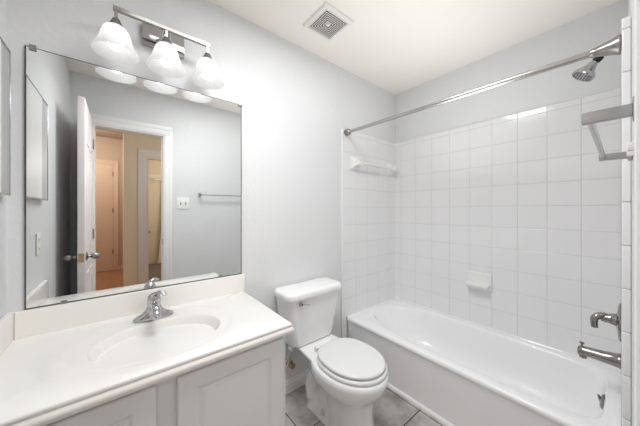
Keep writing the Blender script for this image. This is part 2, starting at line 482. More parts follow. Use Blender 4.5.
# bedroom
struct(obj('floor_bedroom', B(-2.019, 0.1, -5.5, YTAN - 0.111, 0.0012, 0.012), M['bedcarpet']), 'dark grey brown bedroom carpet seen in the mirror', 'floor')
struct(obj('wall_bedroom', B(-2.12, 0.1, -5.6, -5.4, 0.0, 2.5), M['bedwall']), 'cream bedroom wall seen through two doorways in the mirror', 'wall')
struct(obj('ceiling_bedroom', B(-2.019, 0.1, -5.6, YTAN - 0.111, 2.5, 2.56), M['ceiling']), 'bedroom ceiling', 'ceiling')
casing('trim_9', 'pale casing of the cream door on the bedroom wall', -1.98, -1.30, 2.0, 0.07, -5.4, 1, M['bedtrim'], th=0.02)
d3 = struct(obj('door_3', B(-1.976, -1.304, -5.399, -5.388, 0.015, 1.996), M['bedwall']), 'cream closed door on the bedroom wall beside the white curtain', 'door')
bm = bmesh.new()
lathe(bm, [(0.03, 0), (0.03, 0.005), (0.012, 0.01), (0.012, 0.03), (0.028, 0.045), (0.026, 0.06), (0.001, 0.068)], (-1.66, -5.3875, 0.76), (0, 1, 0), 18)
obj('door_knob', bm, M['nickel'], d3)
ct = thing('curtain', 'white floor length curtain hanging in the far bedroom, seen in the mirror', 'curtain', (-1.2, -5.28, 0.03))
bm = bmesh.new()
rings = []
N = 90
for z in [0.03 + k * 1.9 / 20 for k in range(21)]:
    f = (z - 0.03) / 1.9
    x0 = -1.50 + 0.13 * f ** 0.7
    rings.append([Vector((x0 + (-0.85 - x0) * k / N, -5.27 + 0.028 * math.sin(k * 0.62) * (1.0 - 0.3 * f) + 0.008 * math.sin(k * 1.7), z)) for k in range(N + 1)])
loft(bm, rings, False, False, closed=False)
cm = obj('drape', bm, M['curtain'], ct)
sm = cm.modifiers.new('thickness', 'SOLIDIFY'); sm.thickness = 0.003
bm = bmesh.new(); tube(bm, [(-1.52, -5.28, 1.945), (-0.8, -5.28, 1.945)], 0.012, 12)
lathe(bm, [(0.01, 0), (0.02, 0.01), (0.02, 0.03), (0.002, 0.04)], (-1.52, -5.28, 1.945), (-1, 0, 0), 12)
box(bm, -0.9, -0.88, -5.399, -5.28, 1.935, 1.955)
obj('curtain_rod', bm, M['bedtrim'], ct)

# ------------------------------------------------------------------ vanity cabinet
CX0, CX1, CF = XL + 0.001, -1.592, -0.525
CT = 0.722
van = thing('vanity_cabinet', 'painted warm grey vanity cabinet under the sink countertop', 'cabinet', ((CX0 + CX1) / 2, -0.27, 0))
bm = bmesh.new()
box(bm, CX1 - 0.018, CX1 - 0.0003, CF + 0.0195, -0.016, 0.0, CT, bev=0.0015, seg=1)               # right side panel
box(bm, CX0, CX0 + 0.018, CF + 0.0195, -0.016, 0.0, CT)                                # left side panel
box(bm, CX0 + 0.018, CX1 - 0.018, -0.03, -0.016, 0.0, CT)                     # back
box(bm, CX0 + 0.018, CX1 - 0.018, CF + 0.02, -0.03, 0.10, 0.118)              # bottom
box(bm, CX0 + 0.018, CX1 - 0.018, CF + 0.07, CF + 0.085, 0.0, 0.10)           # toe kick
DOORS = [(-2.452, -2.061), (-2.004, -1.614)]
# face frame
box(bm, CX0, CX1, CF - 0.0005, CF + 0.019, 0.690, CT, bev=0.001, seg=1)
box(bm, CX0, CX1, CF - 0.0005, CF + 0.019, 0.10, 0.135, bev=0.001, seg=1)
box(bm, CX0, CX0 + 0.04, CF - 0.0005, CF + 0.019, 0.1352, 0.6898, bev=0.001, seg=1)
box(bm, CX1 - 0.035, CX1, CF - 0.0005, CF + 0.019, 0.1352, 0.6898, bev=0.001, seg=1)
box(bm, CX1 - 0.035, CX1, CF - 0.0005, CF + 0.019, 0.0, 0.0998, bev=0.001, seg=1)
box(bm, -2.075, -1.99, CF - 0.0005, CF + 0.019, 0.1352, 0.6898, bev=0.001, seg=1)
obj('cabinet_body', bm, M['cabinet'], van)
for i, (a, b) in enumerate(DOORS):
    bm = bmesh.new()
    z0, z1 = 0.112, 0.707
    yb_ = CF - 0.0025
    rings = []
    for off, d in ((0.0, 0.0), (0.0, 0.013), (0.003, 0.0165), (0.006, 0.0175), (0.056, 0.0175), (0.060, 0.0155), (0.066, 0.0115), (0.068, 0.0115), (0.071, 0.0125), (0.088, 0.0165), (0.090, 0.0168)):
        rings.append([Vector((x, yb_ - d, z)) for x, z in ((a + off, z0 + off), (b - off, z0 + off), (b - off, z1 - off), (a + off, z1 - off))])
    loft(bm, rings)
    dr = obj('cabinet_door', bm, M['cabinet'], van, ang=14)
    for zz_ in (0.19, 0.62):
        bm = bmesh.new(); hx = a - 0.004 if i == 0 else b + 0.004
        lathe(bm, [(0.004, 0), (0.004, 0.05)], (hx, yb_ - 0.006, zz_), (0, 0, 1), 10)
        obj('hinge', bm, M['cabinet'], dr)

# ------------------------------------------------------------------ vanity top with integral oval basin
VZ = 0.765
vt = thing('sink_countertop', 'white cultured marble countertop with a moulded oval sink basin', 'countertop', (-2.02, -0.28, CT))
BX0, BX1, BY0, BY1 = XL + 0.001, -1.570, -0.563, -0.001
ccx, ccy = -2.02, -0.31
NS = 160
angs = [2 * PI * k / NS for k in range(NS)]
def rect_ring(x0, x1, y0, y1, z, r=0.0):
    out = []
    for t in angs:
        c, s = math.cos(t), math.sin(t)
        tx = ((x1 - ccx) / c) if c > 1e-9 else ((x0 - ccx) / c if c < -1e-9 else 1e9)
        ty = ((y1 - ccy) / s) if s > 1e-9 else ((y0 - ccy) / s if s < -1e-9 else 1e9)
        k = min(tx, ty)
        out.append(Vector((ccx + c * k, ccy + s * k, z)))
    for (px, py) in ((x0, y0), (x1, y0), (x1, y1), (x0, y1)):
        i = min(range(NS), key=lambda j: (out[j].x - px) ** 2 + (out[j].y - py) ** 2)
        out[i] = Vector((px, py, z))
    return out
def ell(cx_, cy_, a, b, z):
    return [Vector((cx_ + a * math.cos(t), cy_ + b * math.sin(t), z)) for t in angs]
bm = bmesh.new()
def rr(off, z): return rect_ring(BX0, BX1 - off, BY0 + off, BY1, z)
rings = [rr(0.012, CT + 0.0005), rr(0.003, CT + 0.001), rr(0.0, CT + 0.006), rr(-0.001, CT + 0.014), rr(0.001, CT + 0.022), rr(0.006, CT + 0.0255), rr(0.0075, CT + 0.028),
         rr(0.0065, CT + 0.030), rr(0.0055, CT + 0.036), rr(0.008, VZ - 0.0015), rr(0.012, VZ),
         ell(ccx, -0.278, 0.283, 0.232, VZ), ell(ccx, -0.278, 0.279, 0.228, VZ - 0.0012), ell(ccx, -0.279, 0.268, 0.219, VZ - 0.004),
         ell(ccx, -0.300, 0.232, 0.182, VZ - 0.0052), ell(ccx, -0.309, 0.2145, 0.1645, VZ - 0.0060)]
for k in range(1, 21):
    t = (k / 20) ** 1.5
    rf = 1.0 - 0.86 * t
    rings.append(ell(ccx - 0.02 * t, -0.31 + 0.055 * t, 0.2105 * rf, 0.1605 * rf, VZ - 0.010 - 0.108 * (1 - rf ** 5.0)))
loft(bm, rings)
obj('countertop', bm, M['marble'], vt, ang=50)
obj('backsplash', B(BX0 + 0.0205, BX1 + 0.0, -0.020, -0.0012, VZ - 0.0005, 0.866, bev=0.0035, seg=3), M['splash'], vt)
obj('side_splash', B(BX0, BX0 + 0.020, BY0 + 0.004, -0.0012, VZ - 0.0005, 0.866, bev=0.0035, seg=3), M['splash'], vt)
bm = bmesh.new()
lathe(bm, [(0.024, 0.0), (0.024, 0.003), (0.019, 0.005), (0.017, 0.002), (0.001, 0.002)], (ccx - 0.02, -0.255, VZ - 0.1185), (0, 0, 1), 24)
lathe(bm, [(0.013, 0.0), (0.013, 0.008), (0.008, 0.011), (0.001, 0.012)], (ccx - 0.02, -0.255, VZ - 0.117), (0, 0, 1), 24)
obj('drain', bm, M['chrome'], vt)
# faucet
FX, FY = -2.03, -0.108
fz = VZ - 0.003
fa = thing('sink_faucet', 'small chrome single lever faucet at the back of the oval sink', 'faucet', (FX, FY, fz))
bm = bmesh.new()
rings = []
for z, s, hh in ((0.0, 1.0, 1.0), (0.005, 1.0, 1.0), (0.011, 0.96, 0.97), (0.016, 0.86, 0.94), (0.022, 0.70, 0.92), (0.030, 0.54, 0.92), (0.040, 0.42, 0.94), (0.052, 0.36, 0.95), (0.058, 0.32, 0.85)):
    rings.append([Vector((FX + 0.077 * s * math.copysign(abs(math.cos(t)) ** 0.8, math.cos(t)), FY + 0.027 * hh * math.copysign(abs(math.sin(t)) ** 0.9, math.sin(t)), fz + z)) for t in [2 * PI * k / 40 for k in range(40)]])
loft(bm, rings)
obj('base_plate', bm, M['chrome'], fa)
bm = bmesh.new()
lathe(bm, [(0.027, 0.030), (0.0265, 0.045), (0.0255, 0.060), (0.0255, 0.072)], (FX, FY, fz), (0, 0, 1), 32)
obj('faucet_body', bm, M['chrome'], fa)
bm = bmesh.new()
sp = spline([(FX, FY - 0.004, fz + 0.042), (FX, FY - 0.045, fz + 0.060), (FX, FY - 0.085, fz + 0.060), (FX, FY - 0.110, fz + 0.046), (FX, FY - 0.114, fz + 0.032)], 5)
tube(bm, sp, [0.020 - 0.007 * i / (len(sp) - 1) for i in range(len(sp))], 20)
obj('spout', bm, M['chrome'], fa)
bm = bmesh.new()
lathe(bm, [(0.0252, 0.0725), (0.0265, 0.080), (0.0255, 0.092), (0.020, 0.104), (0.010, 0.111), (0.001, 0.113)], (FX, FY, fz), (0, 0, 1), 32)
sp = spline([(FX - 0.004, FY - 0.002, fz + 0.100), (FX + 0.012, FY - 0.024, fz + 0.116), (FX + 0.028, FY - 0.042, fz + 0.117), (FX + 0.038, FY - 0.054, fz + 0.108)], 5)
tube(bm, sp, [0.013 - 0.003 * i / (len(sp) - 1) for i in range(len(sp))], 16, flat=0.6)
obj('lever_handle', bm, M['chrome'], fa)

# ------------------------------------------------------------------ wall mirror
MX0, MX1, MZ0, MZ1 = -2.4311, -1.5857, 0.868, 1.8784
mr = thing('wall_mirror', 'large frameless mirror on the wall above the vanity backsplash', 'mirror', ((MX0 + MX1) / 2, -0.003, MZ0))
bm = B(MX0, MX1, -0.0055, -0.0008, MZ0, MZ1)
obj('mirror_glass', bm, M['mirror'], mr, smooth=False)
bm = bmesh.new()
for (a, b, c, d) in ((MX0 - 0.002, MX0 + 0.0025, MZ0 - 0.001, MZ1 + 0.0015), (MX1 - 0.0025, MX1 + 0.002, MZ0 - 0.001, MZ1 + 0.0015), (MX0, MX1, MZ0 - 0.0015, MZ0 + 0.003), (MX0, MX1, MZ1 - 0.001, MZ1 + 0.0015)):
    box(bm, a, b, -0.0062, -0.0006, c, d)
obj('mirror_edge', bm, M['mirror_edge'], mr, smooth=False)
for x, z, up in ((-2.412, MZ1, 1), (-1.592, MZ1, 1), (-2.328, MZ0, -1), (-1.707, MZ0, -1)):
    bm = bmesh.new()
    box(bm, x - 0.010, x + 0.010, -0.0105, -0.0064, z - (0.012 if up > 0 else 0.0), z + (0.010 if up > 0 else 0.010), bev=0.0018, seg=2)
    obj('mirror_clip', bm, M['nickel'], mr)

# ------------------------------------------------------------------ vanity light
vl = thing('vanity_light', 'three lamp brushed nickel vanity light with bell shaped frosted glass shades', 'light fixture', (-1.98, -0.001, 2.09))
obj('wall_plate', B(-2.069, -1.892, -0.022, -0.001, 2.036, 2.142, bev=0.003), M['chrome'], vl)
LY = -0.112
bm = bmesh.new()
box(bm, -2.172, -1.792, LY - 0.008, LY + 0.008, 2.082, 2.100, bev=0.0015, seg=1)
obj('crossbar', bm, M['nickel'], vl)
for dx in (-0.03, 0.03):
    bm = bmesh.new()
    tube(bm, spline([(-1.98 + dx, -0.020, 2.075), (-1.98 + dx * 0.8, -0.050, 2.062), (-1.98 + dx * 0.5, -0.085, 2.070), (-1.98 + dx * 0.3, LY + 0.004, 2.088)], 5), 0.006, 12)
    obj('arm', bm, M['chrome'], vl)
for lx in (-2.162, -1.982, -1.803):
    bm = bmesh.new()
    box(bm, lx - 0.006, lx + 0.006, LY - 0.006, LY + 0.006, 2.045, 2.084, bev=0.001, seg=1)
    lathe(bm, [(0.008, 0.0), (0.013, -0.004), (0.016, -0.012), (0.027, -0.034), (0.029, -0.044), (0.027, -0.045)], (lx, LY, 2.050), (0, 0, 1), 28)
    obj('lamp_holder', bm, M['nickel'], vl)
    bm = bmesh.new()
    outer = [(0.0285, 0.0), (0.036, -0.005), (0.0435, -0.016), (0.0495, -0.032), (0.054, -0.050), (0.059, -0.067), (0.0655, -0.083), (0.073, -0.097), (0.0785, -0.108)]
    inner = [(r - 0.003, z) for r, z in outer]
    prof = outer + [(0.0775, -0.1115)] + list(reversed(inner))
    a, b, d = frame_of((0, 0, 1))
    rings = [[Vector((lx, LY, 2.014 + z)) + (a * math.cos(2 * PI * k / 44) + b * math.sin(2 * PI * k / 44)) * r for k in range(44)] for r, z in prof]
    rings.append(rings[0])
    loft(bm, rings, False, False)
    sh = obj('lamp_shade', bm, M['shade'], vl, ang=60)
    bm = bmesh.new()
    lathe(bm, [(0.012, 0.0), (0.014, -0.016), (0.022, -0.032), (0.0285, -0.050), (0.0285, -0.060), (0.022, -0.076), (0.012, -0.084), (0.001, -0.087)], (lx, LY, 2.004), (0, 0, 1), 24)
    obj('light_bulb', bm, M['bulb'], sh)

# ------------------------------------------------------------------ medicine cabinet on left wall
mc = thing('medicine_cabinet', 'flat medicine cabinet on the left wall, mirror reflection painted as a white panel between two grey side strips', 'medicine cabinet', (XL, -0.295, 1.30))
obj('cabinet_box', B(XL + 0.0006, XL + 0.016, -0.525, -0.065, 1.307, 1.813), M['trim'], mc)
bm = bmesh.new()
for (a, b, c, d) in ((-0.53, -0.06, 1.300, 1.307), (-0.53, -0.06, 1.813, 1.820), (-0.53, -0.524, 1.307, 1.813), (-0.066, -0.06, 1.307, 1.813)):
    box(bm, XL + 0.0162, XL + 0.0235, a, b, c, d, bev=0.001, seg=1)
obj('door_frame', bm, M['frame'], mc)
for (a, b) in ((-0.1445, -0.0665), (-0.5235, -0.4055)):
    obj('side_strip', B(XL + 0.0163, XL + 0.0205, a, b, 1.3075, 1.8125), M['panel'], mc, smooth=False)
obj('door_panel', B(XL + 0.0163, XL + 0.0218, -0.405, -0.145, 1.3075, 1.8125), M['trim'], mc, smooth=False)  # plain white stands in for the reflection in the mirrored centre

# ------------------------------------------------------------------ switch plate and outlet
def plate(name, label, cat, c, ua, na, w, h):
    """flat cover plate; ua: horizontal axis; na: outward"""
    t = thing(name, label, cat, c)
    return t
sw = thing('light_switch', 'white double light switch plate seen in the mirror beside the doorway', 'light switch', (-1.641, YD, 1.262))
obj('cover_plate', B(-1.699, -1.583, YD + 0.0006, YD + 0.006, 1.262, 1.380, bev=0.003), M['whiteplastic'], sw)
for x in (-1.664, -1.618):
    bm = B(x - 0.006, x + 0.006, YD + 0.0055, YD + 0.008, 1.308, 1.334)
    obj('toggle_slot', bm, M['socket'], sw)
    bm = B(x - 0.0045, x + 0.0045, YD + 0.006, YD + 0.017, 1.320, 1.330, bev=0.001)
    obj('toggle', bm, M['whiteplastic'], sw)
ol = thing('wall_outlet', 'white electrical outlet plate low on the left wall, seen in the mirror', 'outlet', (XL, -0.44, 1.018))
obj('cover_plate', B(XL + 0.0006, XL + 0.006, -0.476, -0.404, 1.018, 1.132, bev=0.003), M['whiteplastic'], ol)
for z in (1.052, 1.098):
    s = obj('receptacle', B(XL + 0.0055, XL + 0.0075, -0.457, -0.423, z - 0.014, z + 0.014, bev=0.002), M['whiteplastic'], ol)
    bm = bmesh.new(); box(bm, XL + 0.0072, XL + 0.0079, -0.449, -0.446, z - 0.006, z + 0.006); box(bm, XL + 0.0072, XL + 0.0079, -0.435, -0.432, z - 0.006, z + 0.006)
    obj('slots', bm, M['socket'], s)

# ------------------------------------------------------------------ ceiling vent
vx, vy, vs = -1.147, -0.295, 0.113
ve = thing('exhaust_vent', 'square white exhaust fan grille on the ceiling', 'vent', (vx, vy, CEIL))
bm = bmesh.new()
def sqring(h, z): return [Vector((vx + sx * h, vy + sy * h, z)) for sx, sy in ((1, 1), (-1, 1), (-1, -1), (1, -1))]
gi = 0.088
loft(bm, [sqring(gi, CEIL - 0.001), sqring(vs, CEIL - 0.001), sqring(vs, CEIL - 0.006), sqring(vs - 0.006, CEIL - 0.013), sqring(gi + 0.004, CEIL - 0.016), sqring(gi, CEIL - 0.015), sqring(gi, CEIL - 0.001)], False, False)
obj('frame', bm, M['ventplastic'], ve, ang=15)
obj('backing', B(vx - gi, vx + gi, vy - gi, vy + gi, CEIL - 0.003, CEIL - 0.0012), M['dark'], ve)
bm = bmesh.new()
n = 6
for k in range(n):
    h1 = gi - 0.003 - k * (gi - 0.016) / n
    h0 = h1 - 0.0048
    loft(bm, [sqring(h0, CEIL - 0.0145), sqring(h1, CEIL - 0.0145), sqring(h1, CEIL - 0.0125), sqring(h0, CEIL - 0.0125), sqring(h0, CEIL - 0.0145)], False, False)
box(bm, vx - 0.013, vx + 0.013, vy - 0.013, vy + 0.013, CEIL - 0.015, CEIL - 0.0032, bev=0.001, seg=1)
obj('grille', bm, M['ventplastic'], ve, ang=15)

# ------------------------------------------------------------------ toilet
TX = -1.145
to = thing('toilet', 'white two piece toilet with closed lid between vanity and bathtub', 'toilet', (TX, -0.35, 0))
def egg(cy, hw, lf, lb, z, n=64, nb=2.0, cx_=TX):
    out = []
    for k in range(n):
        t = 2 * PI * k / n
        c, s = math.cos(t), math.sin(t)
        if s <= 0:
            out.append(Vector((cx_ + hw * c, cy + lf * s, z)))
        else:
            e = 2.0 / nb
            out.append(Vector((cx_ + hw * math.copysign(abs(c) ** e, c), cy + lb * abs(s) ** e, z)))
    return out
bm = bmesh.new()
prof = [  # z, half width, y front, y back, squareness at back
    (0.000, 0.110, -0.588, -0.30, 3.0), (0.012, 0.112, -0.590, -0.30, 3.0), (0.030, 0.106, -0.584, -0.30, 3.0), (0.08, 0.101, -0.578, -0.29, 2.8), (0.15, 0.098, -0.574, -0.27, 2.6),
    (0.19, 0.100, -0.578, -0.25, 2.5), (0.22, 0.110, -0.592, -0.23, 2.3), (0.245, 0.128, -0.615, -0.21, 2.2), (0.270, 0.150, -0.647, -0.21, 2.2),
    (0.300, 0.169, -0.676, -0.20, 2.2), (0.330, 0.181, -0.694, -0.22, 2.2), (0.360, 0.187, -0.703, -0.235, 2.2), (0.378, 0.187, -0.703, -0.236, 2.2), (0.386, 0.181, -0.696, -0.24, 2.2)]
rings = []
for z, hw, yf, yb_, nb in prof:
    cy = -0.455
    k_ = min(1.0, max(0.0, (0.26 - z) / 0.06))
    rings.append(egg(cy - 0.03 * k_, hw, cy - yf, yb_ - cy, z, nb=nb, cx_=TX + 0.018 * k_))
for s in (0.85, 0.6, 0.3):
    cy = -0.46
    rings.append([Vector((TX + (p.x - TX) * s, cy + (p.y - cy) * s, 0.386)) for p in rings[len(prof) - 1]])
loft(bm, rings)
# tank shelf behind the bowl
rings = []
for z, wf, wb, yf in ((0.290, 0.085, 0.065, -0.30), (0.330, 0.125, 0.100, -0.32), (0.365, 0.150, 0.118, -0.325), (0.382, 0.154, 0.122, -0.33), (0.387, 0.150, 0.118, -0.328)):
    ring = []
    yb2 = -0.030
    pts = [(wb, yb2), (-wb, yb2), (-wf, yf), (wf, yf)]
    for i, (px, py) in enumerate(pts):
        qx, qy = pts[(i + 1) % 4]
        for k in range(8):
            f = k / 8
            ring.append(Vector((TX + px + (qx - px) * f, py + (qy - py) * f, z)))
    rings.append(ring)
loft(bm, rings)
# trapway bulge and side foot
for sx in (-1, 1):
    tube(bm, spline([(TX + sx * 0.030, -0.40, 0.235), (TX + sx * 0.050, -0.32, 0.255), (TX + sx * 0.054, -0.25, 0.235), (TX + sx * 0.050, -0.20, 0.16), (TX + sx * 0.046, -0.20, 0.07)], 5), 0.046, 18)
rings = []
for z, w_, d_ in ((0.0, 0.205, 0.30), (0.012, 0.207, 0.302), (0.022, 0.198, 0.296), (0.075, 0.186, 0.286), (0.095, 0.172, 0.272), (0.135, 0.112, 0.235), (0.15, 0.085, 0.21)):
    rings.append(rrect(TX + 0.018, -0.305, w_, d_, 0.045, z, 6))
loft(bm, rings)
obj('bowl', bm, M['porcelain'], to, ang=46)
for sx in (-1, 1):
    bm = bmesh.new(); lathe(bm, [(0.016, 0.0), (0.016, 0.008), (0.012, 0.016), (0.004, 0.020), (0.0005, 0.0205)], (TX + 0.018 + sx * 0.092, -0.338, 0.060), (sx * 0.97, 0, 0.25), 20)
    obj('bolt_cap', bm, M['cap'], to)
# seat and lid
def slab(name, cy, hw, lf, lb, z0, z1, m, dome=0.0, nb=2.6):
    bm = bmesh.new(); rings = []
    e = 0.006
    for off, z in ((e, z0), (0.001, z0 + 0.003), (0.0, (z0 + z1) / 2), (0.002, z1 - 0.004), (0.007, z1 - 0.0008), (0.014, z1)):
        rings.append(egg(cy, hw - off, lf - off, lb - off, z, nb=nb, cx_=TX + 0.008))
    for s in (0.85, 0.65, 0.4, 0.15):
        rings.append(egg(cy, (hw - 0.014) * s, (lf - 0.014) * s, (lb - 0.014) * s, z1 + dome * (1 - s * s), nb=nb, cx_=TX + 0.008))
    loft(bm, rings)
    return obj(name, bm, m, to, ang=50)
slab('seat', -0.485, 0.175, 0.207, 0.188, 0.3895, 0.4085, M['seat'])
slab('lid', -0.485, 0.166, 0.196, 0.195, 0.4130, 0.4310, M['seat'], 0.006)
for sx in (-1, 1):
    bm = B(TX + 0.008 + sx * 0.07 - 0.022, TX + 0.008 + sx * 0.07 + 0.022, -0.288, -0.258, 0.3875, 0.416, bev=0.006, seg=3)
    obj('seat_hinge', bm, M['seat'], to)
# tank
bm = bmesh.new(); rings = []
KX = -1.160
for z, w_, d_, yb_ in ((0.392, 0.30, 0.135, -0.030), (0.396, 0.325, 0.15, -0.026), (0.43, 0.352, 0.158, -0.024), (0.55, 0.395, 0.170, -0.021), (0.66, 0.424, 0.180, -0.019), (0.702, 0.432, 0.183, -0.018)):
    ring = rrect(KX, yb_ - d_ / 2, w_, d_, 0.045, z, 8)
    for p in ring:       # gently bowed front
        if p.y < yb_ - d_ * 0.5:
            p.y -= 0.014 * (1 - ((p.x - KX) / (w_ / 2)) ** 2)
    rings.append(ring)
loft(bm, rings)
obj('tank', bm, M['porcelain'], to, ang=50)
bm = bmesh.new(); rings = []
for z, g in ((0.7035, -0.004), (0.706, 0.0), (0.728, 0.002), (0.738, -0.003), (0.744, -0.012), (0.746, -0.024)):
    w_, d_ = 0.456 + 2 * g, 0.206 + 2 * g
    ring = rrect(KX, -0.117, w_, d_, max(0.052 + g, 0.02), z, 8)
    for p in ring:
        if p.y < -0.117:
            p.y -= 0.016 * (1 - ((p.x - KX) / (w_ / 2)) ** 2)
    rings.append(ring)
loft(bm, rings)
obj('tank_lid', bm, M['porcelain'], to, ang=50)
bm = bmesh.new()
lathe(bm, [(0.013, 0.0), (0.013, 0.006), (0.009, 0.010), (0.007, 0.020)], (-1.292, -0.2065, 0.672), (0, -1, 0), 20)
tube(bm, spline([(-1.292, -0.226, 0.672), (-1.270, -0.231, 0.671), (-1.256, -0.231, 0.668), (-1.244, -0.229, 0.665)], 4), [0.007] * 6 + [0.0065] * 4 + [0.006] * 3, 12, flat=0.7)
obj('flush_lever', bm, M['chrome'], to)

# water supply
ws = thing('water_supply_valve', 'small brass shutoff valve on the wall left of the toilet', 'valve', (-1.262, -0.001, 0.21))
bm = bmesh.new()
lathe(bm, [(0.024, 0.001), (0.024, 0.004), (0.012, 0.009), (0.008, 0.012), (0.008, 0.035)], (-1.262, 0, 0.215), (0, -1, 0), 20)
lathe(bm, [(0.013, -0.018), (0.013, 0.018)], (-1.262, -0.045, 0.215), (0, 0, 1), 16)
lathe(bm, [(0.008, 0.0), (0.008, 0.012), (0.019, 0.014), (0.019, 0.022), (0.01, 0.025)], (-1.262, -0.052, 0.215), (0, -1, 0), 14)
obj('valve_body', bm, M['brass'], ws)
bm = bmesh.new()
tube(bm, spline([(-1.262, -0.045, 0.235), (-1.268, -0.048, 0.270), (-1.30, -0.070, 0.240), (-1.338, -0.095, 0.222), (-1.345, -0.105, 0.27), (-1.318, -0.115, 0.33), (-1.305, -0.118, 0.372)], 6), 0.0055, 12)
obj('supply_hose', bm, M['braid'], to)
bm = bmesh.new()
lathe(bm, [(0.011, 0.0), (0.019, 0.008), (0.021, 0.012), (0.021, 0.032)], (-1.303, -0.118, 0.356), (0, 0, 1), 12)
obj('coupling_nut', bm, M['whiteplastic'], to)

# ------------------------------------------------------------------ bathtub
ty0, ty1 = -0.0095, YT + 0.0008
tcx, tcy = -0.345, -0.72
NT = 144
tangs = [2 * PI * k / NT for k in range(NT)]
def trect(xf, z, inset=0.0):
    x0, x1, y1, y0 = xf, -0.0012 - inset, ty0 - inset, ty1 + inset
    out = []
    for t in tangs:
        c, s = math.cos(t), math.sin(t)
        tx = ((x1 - tcx) / c) if c > 1e-9 else ((x0 - tcx) / c if c < -1e-9 else 1e9)
        ty = ((y1 - tcy) / s) if s > 1e-9 else ((y0 - tcy) / s if s < -1e-9 else 1e9)
        k = min(tx, ty); out.append(Vector((tcx + c * k, tcy + s * k, z)))
    for (px, py) in ((x0, y0), (x1, y0), (x1, y1), (x0, y1)):
        i = min(range(NT), key=lambda j: (out[j].x - px) ** 2 + (out[j].y - py) ** 2)
        out[i] = Vector((px, py, z))
    return out
def topen(x0, x1, y0, y1, z, nh=2.4, nf=7.0):
    """opening outline: rounder at the head (y1), squarer at the drain end (y0)"""
    out = []
    cx_ = (x0 + x1) / 2; a = (x1 - x0) / 2
    for t in tangs:
        c, s = math.cos(t), math.sin(t)
        b, nn = ((y1 - tcy), nh) if s > 0 else ((tcy - y0), nf)
        # direction in scaled space from the superellipse radius
        ca, sb = abs(c) / a, abs(s) / b
        r = (ca ** nn + sb ** nn) ** (-1.0 / nn)
        out.append(Vector((cx_ + c * r, tcy + s * r, z)))
    return out
bm = bmesh.new()
rings = [trect(-0.664, 0.0), trect(-0.669, 0.10), trect(-0.680, 0.28), trect(-0.684, 0.318), trect(-0.6865, 0.328), trect(-0.6915, 0.335), trect(-0.693, 0.346), trect(-0.689, 0.356), trect(-0.683, 0.3605, 0.0), trect(-0.672, RIM - 0.0005, 0.004)]
ox0, ox1, oy0, oy1 = -0.628, -0.045, -1.404, -0.055
rings += [topen(ox0, ox1, oy0, oy1, RIM - 0.001), topen(ox0 + 0.006, ox1 - 0.006, oy0 + 0.004, oy1 - 0.008, RIM - 0.004), topen(ox0 + 0.012, ox1 - 0.012, oy0 + 0.008, oy1 - 0.016, RIM - 0.012)]
for t in (0.12, 0.25, 0.4, 0.55, 0.7, 0.82, 0.91, 0.97, 1.0):
    z = (RIM - 0.012) + (0.055 - (RIM - 0.012)) * t
    e = 0.0 if t < 0.7 else ((t - 0.7) / 0.3) ** 2
    sd = 0.012 + 0.038 * t + 0.09 * e
    rings.append(topen(ox0 + sd, ox1 - sd, oy0 + 0.008 + 0.035 * t + 0.10 * e, oy1 - 0.016 - 0.24 * t - 0.12 * e, z, 2.4 + 0.6 * t, 7.0 - 3 * t))
for s in (0.6, 0.25):
    rings.append([Vector((tcx + (p.x - tcx) * s, tcy + (p.y - tcy) * s, 0.054)) for p in rings[-1 if s == 0.6 else -2]])
tubt = thing('bathtub', 'white alcove bathtub along the tiled wall', 'bathtub', (tcx, tcy, 0))
loft(bm, rings)
obj('tub_shell', bm, M['tub'], tubt, ang=50)
bm = bmesh.new()
tube(bm, [(-0.29, -1.391, 0.298), (-0.29, -1.3865, 0.2985)], [0.036, 0.036], 28)
lathe(bm, [(0.036, 0.0), (0.033, 0.005), (0.024, 0.009), (0.001, 0.011)], (-0.29, -1.3866, 0.2985), (0, 1, 0.1), 28)
lathe(bm, [(0.012, 0.0), (0.010, 0.010), (0.003, 0.013)], (-0.29, -1.3865, 0.299), (0, 1, 0.1), 16)
tube(bm, [(-0.29, -1.378, 0.300), (-0.293, -1.372, 0.325)], [0.006, 0.005], 10)
obj('overflow_plate', bm, M['darkchrome'], tubt)
bm = bmesh.new()
lathe(bm, [(0.03, 0.0), (0.03, 0.003), (0.02, 0.004), (0.001, 0.003)], (-0.32, -1.20, 0.055), (0, 0, 1), 20)
obj('tub_drain', bm, M['chrome'], tubt)
# quarter round at the foot of the tub
bm = bmesh.new()
prof = [(0.0, 0.0), (0.017, 0.0), (0.017, 0.010), (0.012, 0.018), (0.006, 0.022), (0.0, 0.023)]
loft(bm, [[(-0.670 - d, y, z + 0.0005) for d, z in prof] for y in (-0.0125, YT + 0.002)])
struct(obj('trim_10', bm, M['bullnose'], ang=40), 'narrow white shoe moulding along the foot of the bathtub', 'trim')

# white caulk bead in the tile corner and along the tub
def bead(bm, a, b, u, v, r=0.005):
    a, b, u, v = Vector(a), Vector(b), Vector(u), Vector(v)
    prof = [(0, 0), (r, 0), (r * 0.55, r * 0.55), (0, r)]
    loft(bm, [[p + u * x + v * y for x, y in prof] for p in (a, b)])
bm = bmesh.new()
bead(bm, (-0.0004, -0.0084, RIM + 0.004), (-0.0004, -0.0084, 1.925), (-1, 0, 0), (0, -1, 0))
bead(bm, (-0.692, -0.0086, RIM - 0.0002), (-0.001, -0.0086, RIM - 0.0002), (0, -1, 0), (0, 0, 1), 0.006)
bead(bm, (-0.0004, -0.010, RIM - 0.0002), (-0.0004, YT + 0.001, RIM - 0.0002), (-1, 0, 0), (0, 0, 1), 0.007)
struct(obj('trim_11', bm, M['ceramic'], smooth=False), 'white caulk bead in the tile corner and along the tub rim', 'trim')

